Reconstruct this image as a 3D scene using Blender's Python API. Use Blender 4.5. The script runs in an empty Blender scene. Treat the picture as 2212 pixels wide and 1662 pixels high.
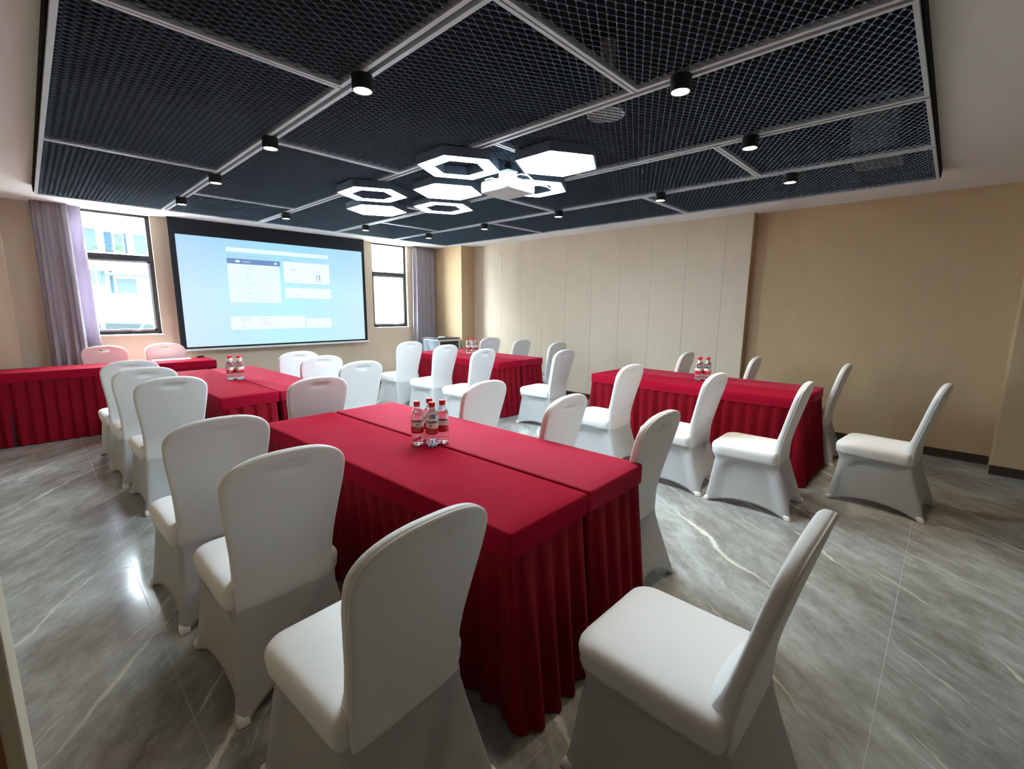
import bpy, bmesh, math, random
from mathutils import Vector, Matrix, Euler
random.seed(7)
D = bpy.data
S = bpy.context.scene
COL = S.collection
PI = math.pi

# ------------------------------------------------------------------ camera, world, exposure
cam_d = D.cameras.new('camera'); cam = D.objects.new('camera', cam_d); COL.objects.link(cam); S.camera = cam
cam_d.sensor_fit = 'HORIZONTAL'; cam_d.sensor_width = 36.0
cam_d.lens = 36.0 * 988.09 / 2212.0
cam_d.clip_start = 0.02; cam_d.clip_end = 300
ya, pt, ro = math.radians(46.40), math.radians(-9.624), math.radians(0.4815)
F = Vector((math.sin(ya)*math.cos(pt), math.cos(ya)*math.cos(pt), math.sin(pt)))
R = Vector((math.cos(ya), -math.sin(ya), 0)); U = R.cross(F)
R2 = R*math.cos(ro) + U*math.sin(ro); U2 = -R*math.sin(ro) + U*math.cos(ro)
cam.matrix_world = Matrix(((R2.x, U2.x, -F.x, 0), (R2.y, U2.y, -F.y, 0), (R2.z, U2.z, -F.z, 1.4832), (0, 0, 0, 1)))

W = D.worlds.new('sky'); S.world = W; W.use_nodes = True
bg = W.node_tree.nodes['Background']
bg.inputs[0].default_value = (0.80, 0.90, 1.0, 1); bg.inputs[1].default_value = 34.0

def light(name, kind, loc, **kw):
    l = D.lights.new(name, kind); o = D.objects.new(name, l); COL.objects.link(o); o.location = loc
    for k, v in kw.items():
        if k == 'rot': o.rotation_euler = v
        elif k == 'dir': o.rotation_euler = Vector(v).to_track_quat('-Z', 'Y').to_euler()
        else: setattr(l, k, v)
    return o
light('sun', 'SUN', (0, 12, 9), energy=34.0, angle=math.radians(2), color=(1, 0.95, 0.87), dir=(0.22, -1.0, -2.1))
for px, w in ((0.83, 0.86), (4.86, 0.76)):                          # daylight portals in the two windows
    p = light('window_portal', 'AREA', (px, 7.98, 1.865), dir=(0, -1, 0), shape='RECTANGLE', size=w, size_y=1.53)
    p.data.cycles.is_portal = True

vs = S.view_settings
vs.view_transform = 'Standard'; vs.look = 'None'; vs.gamma = 1.0; vs.use_curve_mapping = False; vs.exposure = 1.72
cy = S.cycles
cy.max_bounces = 8; cy.diffuse_bounces = 4; cy.glossy_bounces = 4; cy.transmission_bounces = 8; cy.transparent_max_bounces = 12
cy.sample_clamp_indirect = 6.0; cy.use_denoising = True; cy.caustics_reflective = True; cy.caustics_refractive = False
HEX_EMIT = 14.5
SPOT_W = 2.0

# ------------------------------------------------------------------ materials
def mat(name, col, rough=0.6, metal=0.0, spec=0.5, emit=None, estr=0.0, sheen=0.0, stint=None, srough=0.4, bump=None, var=None, coat=0, trans=0, ior=1.45):
    m = D.materials.new(name); m.use_nodes = True; nt = m.node_tree; b = nt.nodes['Principled BSDF']
    b.inputs['Base Color'].default_value = (*col, 1); b.inputs['Roughness'].default_value = rough
    b.inputs['Metallic'].default_value = metal; b.inputs['Specular IOR Level'].default_value = spec
    b.inputs['Coat Weight'].default_value = coat; b.inputs['Transmission Weight'].default_value = trans; b.inputs['IOR'].default_value = ior
    if emit: b.inputs['Emission Color'].default_value = (*emit, 1); b.inputs['Emission Strength'].default_value = estr
    if sheen:
        b.inputs['Sheen Weight'].default_value = sheen; b.inputs['Sheen Roughness'].default_value = srough
        b.inputs['Sheen Tint'].default_value = (*(stint or (1, 1, 1)), 1)
    N, L = nt.nodes, nt.links
    tc = N.new('ShaderNodeTexCoord')
    if var:                                                        # (scale, amount): mottled colour of the material itself
        n = N.new('ShaderNodeTexNoise'); n.inputs['Scale'].default_value = var[0]; n.inputs['Detail'].default_value = 5
        mp = N.new('ShaderNodeMapping'); mp.inputs['Scale'].default_value = var[2] if len(var) > 2 else (1, 1, 1)
        L.new(tc.outputs['Object'], mp.inputs[0]); L.new(mp.outputs[0], n.inputs['Vector'])
        mx = N.new('ShaderNodeMix'); mx.data_type = 'RGBA'
        mx.inputs['A'].default_value = (*[c*(1-var[1]) for c in col], 1); mx.inputs['B'].default_value = (*[min(1, c*(1+var[1])) for c in col], 1)
        L.new(n.outputs['Fac'], mx.inputs['Factor']); L.new(mx.outputs['Result'], b.inputs['Base Color'])
    if bump:                                                       # (scale, strength, stretch)
        n = N.new('ShaderNodeTexNoise'); n.inputs['Scale'].default_value = bump[0]; n.inputs['Detail'].default_value = 4
        mp = N.new('ShaderNodeMapping'); mp.inputs['Scale'].default_value = bump[2] if len(bump) > 2 else (1, 1, 1)
        L.new(tc.outputs['Object'], mp.inputs[0]); L.new(mp.outputs[0], n.inputs['Vector'])
        bp = N.new('ShaderNodeBump'); bp.inputs['Strength'].default_value = bump[1]; bp.inputs['Distance'].default_value = 0.01
        L.new(n.outputs['Fac'], bp.inputs['Height']); L.new(bp.outputs[0], b.inputs['Normal'])
    return m

M = {}
M['chair'] = mat('white_spandex', (0.80, 0.80, 0.80), 0.55, spec=0.35, sheen=0.15, bump=(60, 0.05))
M['pink'] = mat('white_spandex_red_bounce', (0.84, 0.60, 0.62), 0.6, spec=0.3, bump=(60, 0.05))  # white cover with the red bounce off the head table painted into its colour
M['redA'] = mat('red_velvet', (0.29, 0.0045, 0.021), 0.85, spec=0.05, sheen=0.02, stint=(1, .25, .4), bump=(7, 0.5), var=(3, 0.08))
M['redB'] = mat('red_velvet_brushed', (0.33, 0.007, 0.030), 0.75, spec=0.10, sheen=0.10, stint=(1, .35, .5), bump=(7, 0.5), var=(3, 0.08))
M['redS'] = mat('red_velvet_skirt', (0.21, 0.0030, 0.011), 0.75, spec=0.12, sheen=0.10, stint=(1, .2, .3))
M['wall'] = mat('beige_fabric_wall', (0.64, 0.53, 0.41), 0.85, spec=0.15, var=(14, 0.06, (1, 1, 0.25)), bump=(220, 0.12))
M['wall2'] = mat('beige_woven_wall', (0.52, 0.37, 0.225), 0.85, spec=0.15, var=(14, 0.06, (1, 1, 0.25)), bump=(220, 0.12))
M['plaster'] = mat('white_plaster', (0.86, 0.85, 0.84), 0.9, spec=0.1, bump=(150, 0.05))
M['blackpaint'] = mat('black_plenum', (0.012, 0.013, 0.015), 0.9, spec=0.1)
M['mesh'] = mat('black_expanded_metal', (0.20, 0.29, 0.38), 0.45, metal=0.1, spec=0.5)
M['rail'] = mat('aluminium_rail', (0.60, 0.66, 0.70), 0.5, metal=0.1)
M['darkrail'] = mat('dark_rail', (0.02, 0.02, 0.022), 0.6)
M['black'] = mat('black_metal', (0.015, 0.015, 0.017), 0.45)
M['baseboard'] = mat('brown_baseboard', (0.045, 0.03, 0.022), 0.35)
M['curtain'] = mat('grey_curtain', (0.58, 0.52, 0.57), 0.8, sheen=0.3, bump=(300, 0.1), var=(40, .08, (1, 1, .1)))
M['sheer'] = mat('lavender_curtain', (0.36, 0.31, 0.38), 0.8, sheen=0.3)
M['frame'] = mat('dark_window_frame', (0.035, 0.035, 0.04), 0.4)
M['steel'] = mat('brushed_steel', (0.5, 0.5, 0.5), 0.35, metal=0.9)
M['whiteplastic'] = mat('white_plastic', (0.82, 0.83, 0.84), 0.4)
M['projwhite'] = mat('projector_white', (0.42, 0.43, 0.44), 0.4)
M['greyplastic'] = mat('grey_plastic', (0.35, 0.36, 0.37), 0.5)
M['hexhousing'] = mat('dark_lamp_housing', (0.09, 0.12, 0.16), 0.5)
M['hexlit'] = mat('lit_diffuser', (0.9, 0.9, 0.9), 0.5, emit=(0.72, 0.90, 1.0), estr=HEX_EMIT)
M['spotlit'] = mat('lit_lens', (0.9, 0.9, 0.9), 0.5, emit=(1.0, 0.88, 0.68), estr=14)
M['screenblack'] = mat('screen_black_border', (0.006, 0.008, 0.014), 0.7)
M['wood'] = mat('orange_wood', (0.36, 0.17, 0.06), 0.45, var=(6, 0.2, (8, 8, 1)))
M['darkwood'] = mat('wood_panelling', (0.30, 0.22, 0.15), 0.5)
M['casing'] = mat('cream_casing', (0.62, 0.55, 0.42), 0.5)
M['cap'] = mat('red_cap', (0.60, 0.008, 0.015), 0.35)
M['labelwhite'] = mat('label_white', (0.78, 0.78, 0.76), 0.35)
M['labelred'] = mat('label_red', (0.50, 0.004, 0.012), 0.35)
M['labelgreen'] = mat('label_green', (0.005, 0.16, 0.075), 0.4)
M['sun_patch'] = mat('sun_patch_white', (0.9, 0.9, 0.88), 0.7)  # white for the painted sun patch on the head table
M['cabinet'] = mat('light_steel_cabinet', (0.26, 0.32, 0.38), 0.35, metal=0.5)
M['cabframe'] = mat('cream_frame', (0.6, 0.56, 0.48), 0.4)
M['grout'] = mat('grout', (0.42, 0.42, 0.40), 0.5)
M['concrete'] = mat('outdoor_paving', (0.75, 0.76, 0.76), 0.9)
M['facade'] = mat('white_facade', (0.85, 0.87, 0.88), 0.9)
M['facadeblue'] = mat('blue_grey_glass', (0.008, 0.013, 0.018), 0.9, spec=0)
M['facademid'] = mat('pale_grey_facade', (0.016, 0.021, 0.023), 0.9, spec=0)
M['leaf'] = mat('leaf', (0.012, 0.026, 0.008), 0.9, spec=0)
M['carpaint'] = mat('silver_car', (0.020, 0.024, 0.026), 0.8, spec=0)
M['carglass'] = mat('car_glass', (0.007, 0.009, 0.010), 0.8, spec=0)

def thin_glass(name, tint=(1, 1, 1), refl=0.06, rough=0.0):
    m = D.materials.new(name); m.use_nodes = True; N, L = m.node_tree.nodes, m.node_tree.links; N.clear()
    o = N.new('ShaderNodeOutputMaterial'); mx = N.new('ShaderNodeMixShader'); t = N.new('ShaderNodeBsdfTransparent'); g = N.new('ShaderNodeBsdfGlossy')
    lw = N.new('ShaderNodeLayerWeight'); lw.inputs[0].default_value = 0.35
    mr = N.new('ShaderNodeMapRange'); mr.inputs['To Min'].default_value = refl; mr.inputs['To Max'].default_value = 0.8
    L.new(lw.outputs['Facing'], mr.inputs['Value']); L.new(mr.outputs[0], mx.inputs[0])
    t.inputs[0].default_value = (*tint, 1); g.inputs['Roughness'].default_value = rough; g.inputs['Color'].default_value = (1, 1, 1, 1)
    L.new(t.outputs[0], mx.inputs[1]); L.new(g.outputs[0], mx.inputs[2]); L.new(mx.outputs[0], o.inputs[0]); return m
M['glass'] = thin_glass('window_glass', (0.96, 1, 0.99), 0.03)
M['pet'] = thin_glass('clear_pet', (0.95, 0.96, 0.97), 0.10, 0.05)
M['water'] = mat('water', (1, 1, 1), 0.0, trans=1.0, ior=1.33)

def marble():
    m = D.materials.new('grey_marble'); m.use_nodes = True; nt = m.node_tree; N, L = nt.nodes, nt.links; b = N['Principled BSDF']
    geo = N.new('ShaderNodeNewGeometry'); mp = N.new('ShaderNodeMapping'); mp.vector_type = 'POINT'
    mp.inputs['Rotation'].default_value = (0, 0, math.radians(-52)); L.new(geo.outputs['Position'], mp.inputs[0])
    def noise(vec, sc, det=6, stretch=(1, 1, 1), dist=0, rough=.55):
        q = N.new('ShaderNodeMapping'); q.inputs['Scale'].default_value = stretch; L.new(vec, q.inputs[0])
        n = N.new('ShaderNodeTexNoise'); n.inputs['Scale'].default_value = sc; n.inputs['Detail'].default_value = det
        n.inputs['Distortion'].default_value = dist; n.inputs['Roughness'].default_value = rough; L.new(q.outputs[0], n.inputs['Vector']); return n.outputs['Fac']
    def math_(op, a, b_=None, c=None):
        n = N.new('ShaderNodeMath'); n.operation = op; n.use_clamp = False
        for i, v in enumerate((a, b_, c)):
            if v is None: continue
            if isinstance(v, (int, float)): n.inputs[i].default_value = v
            else: L.new(v, n.inputs[i])
        return n.outputs[0]
    def ramp(v, a, b_):
        n = N.new('ShaderNodeMapRange'); n.interpolation_type = 'SMOOTHSTEP'; n.inputs['From Min'].default_value = a; n.inputs['From Max'].default_value = b_; L.new(v, n.inputs['Value']); return n.outputs[0]
    v = mp.outputs[0]
    clouds = noise(v, 1.3, 9, (0.55, 1.3, 1), 0.25, .68)
    fine = noise(v, 8, 9, (0.6, 1.3, 1), 0.25, .75)
    sepv = N.new('ShaderNodeSeparateXYZ'); L.new(v, sepv.inputs[0]); yv = sepv.outputs['Y']
    def lines(period, width, seed, amp, jag, lo, hi, st):
        q = N.new('ShaderNodeMapping'); q.inputs['Location'].default_value = (seed*3.1, seed*1.7, seed); L.new(v, q.inputs[0])
        w1_ = noise(q.outputs[0], 1.0, 3, (0.55, .6, 1), 0, .5); w2_ = noise(q.outputs[0], 9.0, 6, (0.6, .9, 1), 0, .7)
        y = math_('ADD', yv, math_('ADD', math_('MULTIPLY', w1_, amp), math_('MULTIPLY', w2_, jag)))
        f = math_('ABSOLUTE', math_('SUBTRACT', math_('FRACT', math_('ADD', math_('DIVIDE', y, period), 50+seed*.37)), .5))
        cell = math_('FLOOR', math_('ADD', math_('DIVIDE', y, period), 50+seed*.37))
        cmb = N.new('ShaderNodeCombineXYZ'); L.new(math_('MULTIPLY', sepv.outputs['X'], st), cmb.inputs['X']); L.new(math_('MULTIPLY', cell, 7.3), cmb.inputs['Y']); cmb.inputs['Z'].default_value = seed
        m1 = N.new('ShaderNodeTexNoise'); m1.inputs['Scale'].default_value = 1.0; m1.inputs['Detail'].default_value = 3; L.new(cmb.outputs[0], m1.inputs['Vector'])
        wmod = math_('MULTIPLY', ramp(m1.outputs['Fac'], lo, hi), width/period)
        d = math_('DIVIDE', f, math_('ADD', wmod, 1e-4))
        return math_('MULTIPLY', math_('SUBTRACT', 1.0, ramp(d, .25, 1.0)), ramp(m1.outputs['Fac'], lo, hi))
    v1 = lines(0.60, 0.024, 2.0, 0.60, 0.085, .42, .62, .6)
    v2 = lines(0.25, 0.012, 5.0, 0.45, 0.08, .46, .66, 1.0)
    v3 = lines(0.12, 0.008, 9.0, 0.30, 0.07, .50, .68, 1.8)
    cr = N.new('ShaderNodeValToRGB'); e = cr.color_ramp.elements
    e[0].position = 0.36; e[0].color = (0.13, 0.123, 0.110, 1); e[1].position = 0.66; e[1].color = (0.52, 0.55, 0.54, 1)
    mid = cr.color_ramp.elements.new(.5); mid.color = (0.29, 0.29, 0.275, 1)
    L.new(math_('ADD', math_('MULTIPLY', clouds, .6), math_('MULTIPLY', fine, .4)), cr.inputs[0])
    vv = math_('MINIMUM', math_('ADD', math_('MULTIPLY', v1, .9), math_('ADD', math_('MULTIPLY', v2, .6), math_('MULTIPLY', v3, .4))), 1.0)
    mx = N.new('ShaderNodeMix'); mx.data_type = 'RGBA'; L.new(vv, mx.inputs['Factor']); L.new(cr.outputs[0], mx.inputs['A']); mx.inputs['B'].default_value = (0.74, 0.72, 0.64, 1)
    L.new(mx.outputs['Result'], b.inputs['Base Color'])
    b.inputs['Roughness'].default_value = 0.13; b.inputs['Specular IOR Level'].default_value = 0.6
    return m
M['marble'] = marble()

def projected():
    m = D.materials.new('projected_light'); m.use_nodes = True; nt = m.node_tree; N, L = nt.nodes, nt.links; b = N['Principled BSDF']
    tc = N.new('ShaderNodeTexCoord'); sp = N.new('ShaderNodeSeparateXYZ'); L.new(tc.outputs['Generated'], sp.inputs[0])
    cr = N.new('ShaderNodeValToRGB'); e = cr.color_ramp.elements
    e[0].position = 0; e[0].color = (0.50, 0.90, 1.0, 1); e[1].position = 1; e[1].color = (0.34, 0.74, 1.0, 1)
    k = cr.color_ramp.elements.new(.5); k.color = (0.50, 0.93, 1.0, 1)
    L.new(sp.outputs['Z'], cr.inputs[0]); b.inputs['Base Color'].default_value = (0.10, 0.12, 0.13, 1)
    cr2 = N.new('ShaderNodeValToRGB'); f = cr2.color_ramp.elements; f[0].position = 0; f[0].color = (1.25, 0.9, 1, 1); f[1].position = 1; f[1].color = (1.2, .92, 1, 1)
    k = cr2.color_ramp.elements.new(.5); k.color = (1, 1, 1, 1); L.new(sp.outputs['X'], cr2.inputs[0])
    mx = N.new('ShaderNodeMix'); mx.data_type = 'RGBA'; mx.blend_type = 'MULTIPLY'; mx.inputs['Factor'].default_value = 1
    L.new(cr.outputs[0], mx.inputs['A']); L.new(cr2.outputs[0], mx.inputs['B']); L.new(mx.outputs['Result'], b.inputs['Emission Color']); b.inputs['Emission Strength'].default_value = 0.285
    b.inputs['Roughness'].default_value = 0.9; return m
M['projected'] = projected()
M['ui_white'] = mat('projected_white', (0.10, 0.12, 0.13), 0.9, emit=(0.80, 0.97, 1.0), estr=0.30)
M['ui_warm'] = mat('projected_warm_white', (0.10, 0.12, 0.13), 0.9, emit=(0.86, 0.95, 1.0), estr=0.30)
M['ui_blue'] = mat('projected_blue', (0.10, 0.12, 0.13), 0.9, emit=(0.22, 0.40, 0.86), estr=0.18)
M['ui_text'] = mat('projected_text', (0.2, 0.22, 0.25), 0.9, emit=(0.40, 0.62, 0.80), estr=0.19)
M['ui_textf'] = mat('projected_faint_text', (0.10, 0.12, 0.13), 0.9, emit=(0.62, 0.84, 0.90), estr=0.20)

# ------------------------------------------------------------------ helpers
def tag(o, label=None, cat=None, group=None, kind=None):
    if label: o['label'] = label
    if cat: o['category'] = cat
    if group: o['group'] = group
    if kind: o['kind'] = kind
    return o
def link(name, me, parent=None, m=None):
    if m is not None and not me.materials: me.materials.append(m)
    o = D.objects.new(name, me); COL.objects.link(o)
    if parent: o.parent = parent
    return o
def thing(name, loc, label, cat, group=None, rz=0):
    o = D.objects.new(name, None); COL.objects.link(o); o.location = loc; o.rotation_euler = (0, 0, rz); o.empty_display_size = .1
    return tag(o, label, cat, group)
def fin(bm, name, m, parent=None, smooth=False, kind=None):
    me = D.meshes.new(name); bm.normal_update(); bm.to_mesh(me); bm.free()
    if smooth: me.polygons.foreach_set('use_smooth', [True]*len(me.polygons))
    o = link(name, me, parent, m)
    if kind: o['kind'] = kind
    return o
def bx(bm, lo, hi, bev=0.0):
    vs_ = [bm.verts.new((x, y, z)) for x in (lo[0], hi[0]) for y in (lo[1], hi[1]) for z in (lo[2], hi[2])]
    fs = [bm.faces.new([vs_[i] for i in f]) for f in ((0, 1, 3, 2), (4, 6, 7, 5), (0, 4, 5, 1), (2, 3, 7, 6), (0, 2, 6, 4), (1, 5, 7, 3))]
    if bev > 0:
        es = list({e for f in fs for e in f.edges}); bmesh.ops.bevel(bm, geom=es, offset=bev, segments=2, profile=.5, affect='EDGES')
def box(name, lo, hi, m, parent=None, bev=0.0, kind=None):
    bm = bmesh.new(); bx(bm, lo, hi, bev); return fin(bm, name, m, parent, False, kind)
def cyl(bm, c, r, z0, z1, n=24, r2=None, cap=True):
    r2 = r if r2 is None else r2
    a = [bm.verts.new((c[0]+r*math.cos(2*PI*i/n), c[1]+r*math.sin(2*PI*i/n), z0)) for i in range(n)]
    b = [bm.verts.new((c[0]+r2*math.cos(2*PI*i/n), c[1]+r2*math.sin(2*PI*i/n), z1)) for i in range(n)]
    for i in range(n): bm.faces.new((a[i], a[(i+1) % n], b[(i+1) % n], b[i]))
    if cap: bm.faces.new(a[::-1]); bm.faces.new(b)
def lathe(bm, prof, n=28, capb=True, capt=True):
    rings = []
    for r, z in prof: rings.append([bm.verts.new((r*math.cos(2*PI*i/n), r*math.sin(2*PI*i/n), z)) for i in range(n)])
    for a, b in zip(rings, rings[1:]):
        for i in range(n): bm.faces.new((a[i], a[(i+1) % n], b[(i+1) % n], b[i]))
    if capb: bm.faces.new(rings[0][::-1])
    if capt: bm.faces.new(rings[-1])
def tube(bm, pts, r, n=8):
    rings = []
    for i, p in enumerate(pts):
        p = Vector(p); d = (Vector(pts[min(i+1, len(pts)-1)]) - Vector(pts[max(i-1, 0)])).normalized()
        up = Vector((0, 0, 1)) if abs(d.z) < .9 else Vector((1, 0, 0)); a = d.cross(up).normalized(); b = d.cross(a)
        rings.append([bm.verts.new(p + a*r*math.cos(2*PI*k/n) + b*r*math.sin(2*PI*k/n)) for k in range(n)])
    for a, b in zip(rings, rings[1:]):
        for i in range(n): bm.faces.new((a[i], a[(i+1) % n], b[(i+1) % n], b[i]))
    bm.faces.new(rings[0][::-1]); bm.faces.new(rings[-1])
def prism(bm, poly, z0, z1):
    a = [bm.verts.new((x, y, z0)) for x, y in poly]; b = [bm.verts.new((x, y, z1)) for x, y in poly]; n = len(poly)
    for i in range(n): bm.faces.new((a[i], a[(i+1) % n], b[(i+1) % n], b[i]))
    bm.faces.new(a[::-1]); bm.faces.new(b)
def ringprism(bm, outer, inner, z0, z1):
    n = len(outer); V = [[bm.verts.new((x, y, z)) for x, y in P] for P in (outer, inner) for z in (z0, z1)]
    oa, ob, ia, ib = V
    for i in range(n):
        j = (i+1) % n
        bm.faces.new((oa[i], oa[j], ob[j], ob[i])); bm.faces.new((ia[j], ia[i], ib[i], ib[j]))
        bm.faces.new((oa[j], oa[i], ia[i], ia[j])); bm.faces.new((ob[i], ob[j], ib[j], ib[i]))
def text_mesh(txt, size, ext=0.0):
    c = D.curves.new('t', 'FONT'); c.body = txt; c.size = size; c.extrude = ext; c.align_x = 'CENTER'; c.resolution_u = 2
    o = D.objects.new('t', c); COL.objects.link(o); dg = bpy.context.evaluated_depsgraph_get()
    me = D.meshes.new_from_object(o.evaluated_get(dg)); D.objects.remove(o); return me
def lerp(t, tab):
    if t <= tab[0][0]: return tab[0][1]
    for (a, va), (b, vb) in zip(tab, tab[1:]):
        if t <= b:
            k = (t-a)/(b-a); return va+(vb-va)*k
    return tab[-1][1]
def sm(a, b, x):
    k = min(1, max(0, (x-a)/(b-a))); return k*k*(3-2*k)
def copy_tree(root, loc=None, rz=None, label=None):
    c = root.copy(); COL.objects.link(c)
    if loc is not None: c.location = loc
    if rz is not None: c.rotation_euler = (0, 0, rz)
    if label: c['label'] = label
    for ch in root.children:
        d = ch.copy(); COL.objects.link(d); d.parent = c
        for g in ch.children:
            e = g.copy(); COL.objects.link(e); e.parent = d
    return c

# ------------------------------------------------------------------ the room shell
XL, XR, XN, XP = -0.75, 6.32, 5.97, 5.87           # left wall, right wall (set back), near pillar face, far pillar face
XW = 6.20                                           # panelled stretch of the right wall
YB, YF = -1.3, 7.86                                 # back wall, window wall
ZS, ZC = 2.633, 2.549                               # plaster soffit, mesh ceiling
HT = 3.15
fl = box('floor', (XL-.3, YB-.3, -0.08), (XR+.3, YF+.3, -0.0006), M['grout']); tag(fl, kind='structure')
tile = None; TS = 0.8
nx0 = math.floor((XL-.1-.25)/TS); 
for i in range(nx0, nx0+10):
    for j in range(-2, 10):
        x0, y0 = .25+i*TS, .035+j*TS
        if x0 > XR+.1 or y0 > YF or y0+TS < YB: continue
        if tile is None:
            g = 0.0011; bm = bmesh.new(); bx(bm, (g, g, -.0006), (TS-g, TS-g, 0))
            tile = fin(bm, 'floor_tile', M['marble'], fl); tile.location = (x0, y0, 0)
        else:
            t = tile.copy(); COL.objects.link(t); t.location = (x0, y0, 0)

# window wall with two openings
w1 = (0.49, 1.26); w2 = (4.48, 5.24); WZ0, WZ1 = 1.085, 2.633
bm = bmesh.new()
for x0, x1, z0, z1 in ((XL-.3, w1[0], 0, HT), (w1[1], w2[0], 0, HT), (w2[1], XR+.3, 0, HT), (w1[0], w1[1], 0, WZ0), (w2[0], w2[1], 0, WZ0), (w1[0], w1[1], WZ1, HT), (w2[0], w2[1], WZ1, HT)):
    bx(bm, (x0, YF, z0), (x1, YF+.12, z1))
wf = fin(bm, 'wall_front', M['wall']); tag(wf, kind='structure')
for k, (a, b) in enumerate((w1, w2)):
    wn = box(f'window_{k+1}', (a-.015, YF-.012, WZ0-.02), (b+.015, YF+.10, WZ0), M['plaster'], bev=.003); tag(wn, kind='structure')   # sill
    y0, y1, f = YF+.055, YF+.11, .045
    box('window_frame', (a, y0, WZ0), (a+f, y1, WZ1), M['frame'], wn); box('window_frame', (b-f, y0, WZ0), (b, y1, WZ1), M['frame'], wn)
    box('window_frame', (a+f, y0, WZ0), (b-f, y1, WZ0+.04), M['frame'], wn)
    box('window_frame', (a+f, y0, WZ1-.03), (b-f, y1, WZ1), M['frame'], wn)
    box('transom', (a+f, y0-.01, 2.045), (b-f, y1, 2.115), M['frame'], wn)
    bm = bmesh.new()
    for lo, hi in (((a+f, y0+.005, 2.02), (b-f, y0+.04, 2.045)), ((a+f, y0+.005, WZ0+.04), (b-f, y0+.04, WZ0+.065)), ((a+f, y0+.005, WZ0+.04), (a+f+.025, y0+.04, 2.045)), ((b-f-.025, y0+.005, WZ0+.04), (b-f, y0+.04, 2.045))): bx(bm, lo, hi)
    fin(bm, 'sash', M['steel'], wn)
    box('pane', (a+f, y0+.02, 2.115), (b-f, y0+.026, WZ1-.03), M['glass'], wn); box('pane', (a+f, y0+.02, WZ0+.065), (b-f, y0+.026, 2.02), M['glass'], wn)
    bm = bmesh.new(); mx_ = (a+b)/2+.15
    tube(bm, [(mx_-.07, y0, WZ0+.05), (mx_, y0-.02, WZ0+.06), (mx_+.06, y0-.03, WZ0+.14)], .006); bx(bm, (mx_-.08, y0-.015, WZ0+.035), (mx_+.02, y0, WZ0+.06))
    fin(bm, 'window_stay', M['steel'], wn)

# right wall: set-back stretch near the camera, panelled stretch, pillars
wr = box('wall_right', (XR, YB-.3, 0), (XR+.15, YF+.3, HT), M['wall2']); tag(wr, kind='structure')
yy = 1.887
box('wall_backing', (XW+.012, 1.887, 0), (XR, 6.965, ZS+.02), M['wall2'], wr)
edges = [1.887, 2.195, 2.69, 3.19, 3.69, 4.19, 4.69, 5.19, 5.69, 6.19, 6.69, 6.965]
for a, b in zip(edges, edges[1:]): box('wall_panel', (XW, a+.0012, 0.0), (XW+.012, b-.0012, ZS+.02), M['wall'], wr, bev=.001)
pn = box('wall_pillar_far', (XP, 6.962, 0), (XR, YF, ZS+.02), M['wall2']); tag(pn, kind='structure')
pn = box('wall_pillar_near', (XN, YB, 0), (XR, -.417, ZS+.02), M['wall2']); tag(pn, kind='structure')
pn = box('wall_pillar_left', (XL, 7.45, 0), (-.102, YF, ZS+.02), M['wall']); tag(pn, kind='structure')
tag(box('wall_left', (XL-.15, YB-.3, 0), (XL, YF+.3, HT), M['wall2']), kind='structure')
tag(box('wall_back', (XL-.3, YB-.15, 0), (XR+.3, YB, HT), M['darkwood']), kind='structure')
for nm, lo, hi in (('baseboard_right', (XR-.012, -.417, 0), (XR, 1.887, .085)), ('baseboard_near', (XN-.012, YB, 0), (XN, -.405, .085)), ('baseboard_far', (XW-.012, 1.876, 0), (XW, 6.965, .085)),
                   ('baseboard_pillar', (XP-.012, 6.95, 0), (XP, YF, .085)), ('baseboard_front', (XL, YF-.012, 0), (XP, YF, .085)), ('baseboard_left', (XL, YB, 0), (XL+.012, 7.45, .085))):
    tag(box(nm, lo, hi, M['baseboard'], bev=.002), kind='structure')
# door casing beside the camera
dc = box('trim_1', (-.098, .93, 0), (-.078, 1.05, 2.12), M['casing'], bev=.003); tag(dc, kind='structure')
dl = box('door_1', (-.75, .955, 0), (-.099, 1.0, 2.1), M['wood']); tag(dl, kind='structure')

# plaster ceiling with a rectangular opening
rx0, rx1, ry0, ry1 = .185, 5.346, .222, 6.738
bm = bmesh.new()
bx(bm, (XL-.3, YB-.3, ZS), (rx0-.01, YF+.3, HT)); bx(bm, (rx1+.01, YB-.3, ZS), (XR+.3, YF+.3, HT))
bx(bm, (rx0-.01, YB-.3, ZS), (rx1+.01, ry0-.01, HT)); bx(bm, (rx0-.01, ry1+.01, ZS), (rx1+.01, YF-.0, HT))
ce = fin(bm, 'ceiling', M['plaster']); tag(ce, kind='structure')
tag(box('ceiling_plenum', (XL-.3, YB-.3, HT), (XR+.3, YF+.3, HT+.1), M['blackpaint']), kind='structure')
bm = bmesh.new()
bx(bm, (rx0-.009, ry0, ZC+.02), (rx0-.001, ry1, HT-.002)); bx(bm, (rx1+.001, ry0, ZC+.02), (rx1+.009, ry1, HT-.002))
bx(bm, (rx0, ry0-.009, ZC+.02), (rx1, ry0-.001, HT-.002)); bx(bm, (rx0, ry1+.001, ZC+.02), (rx1, ry1+.009, HT-.002))
fin(bm, 'plenum_side', M['blackpaint'], ce)

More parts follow.
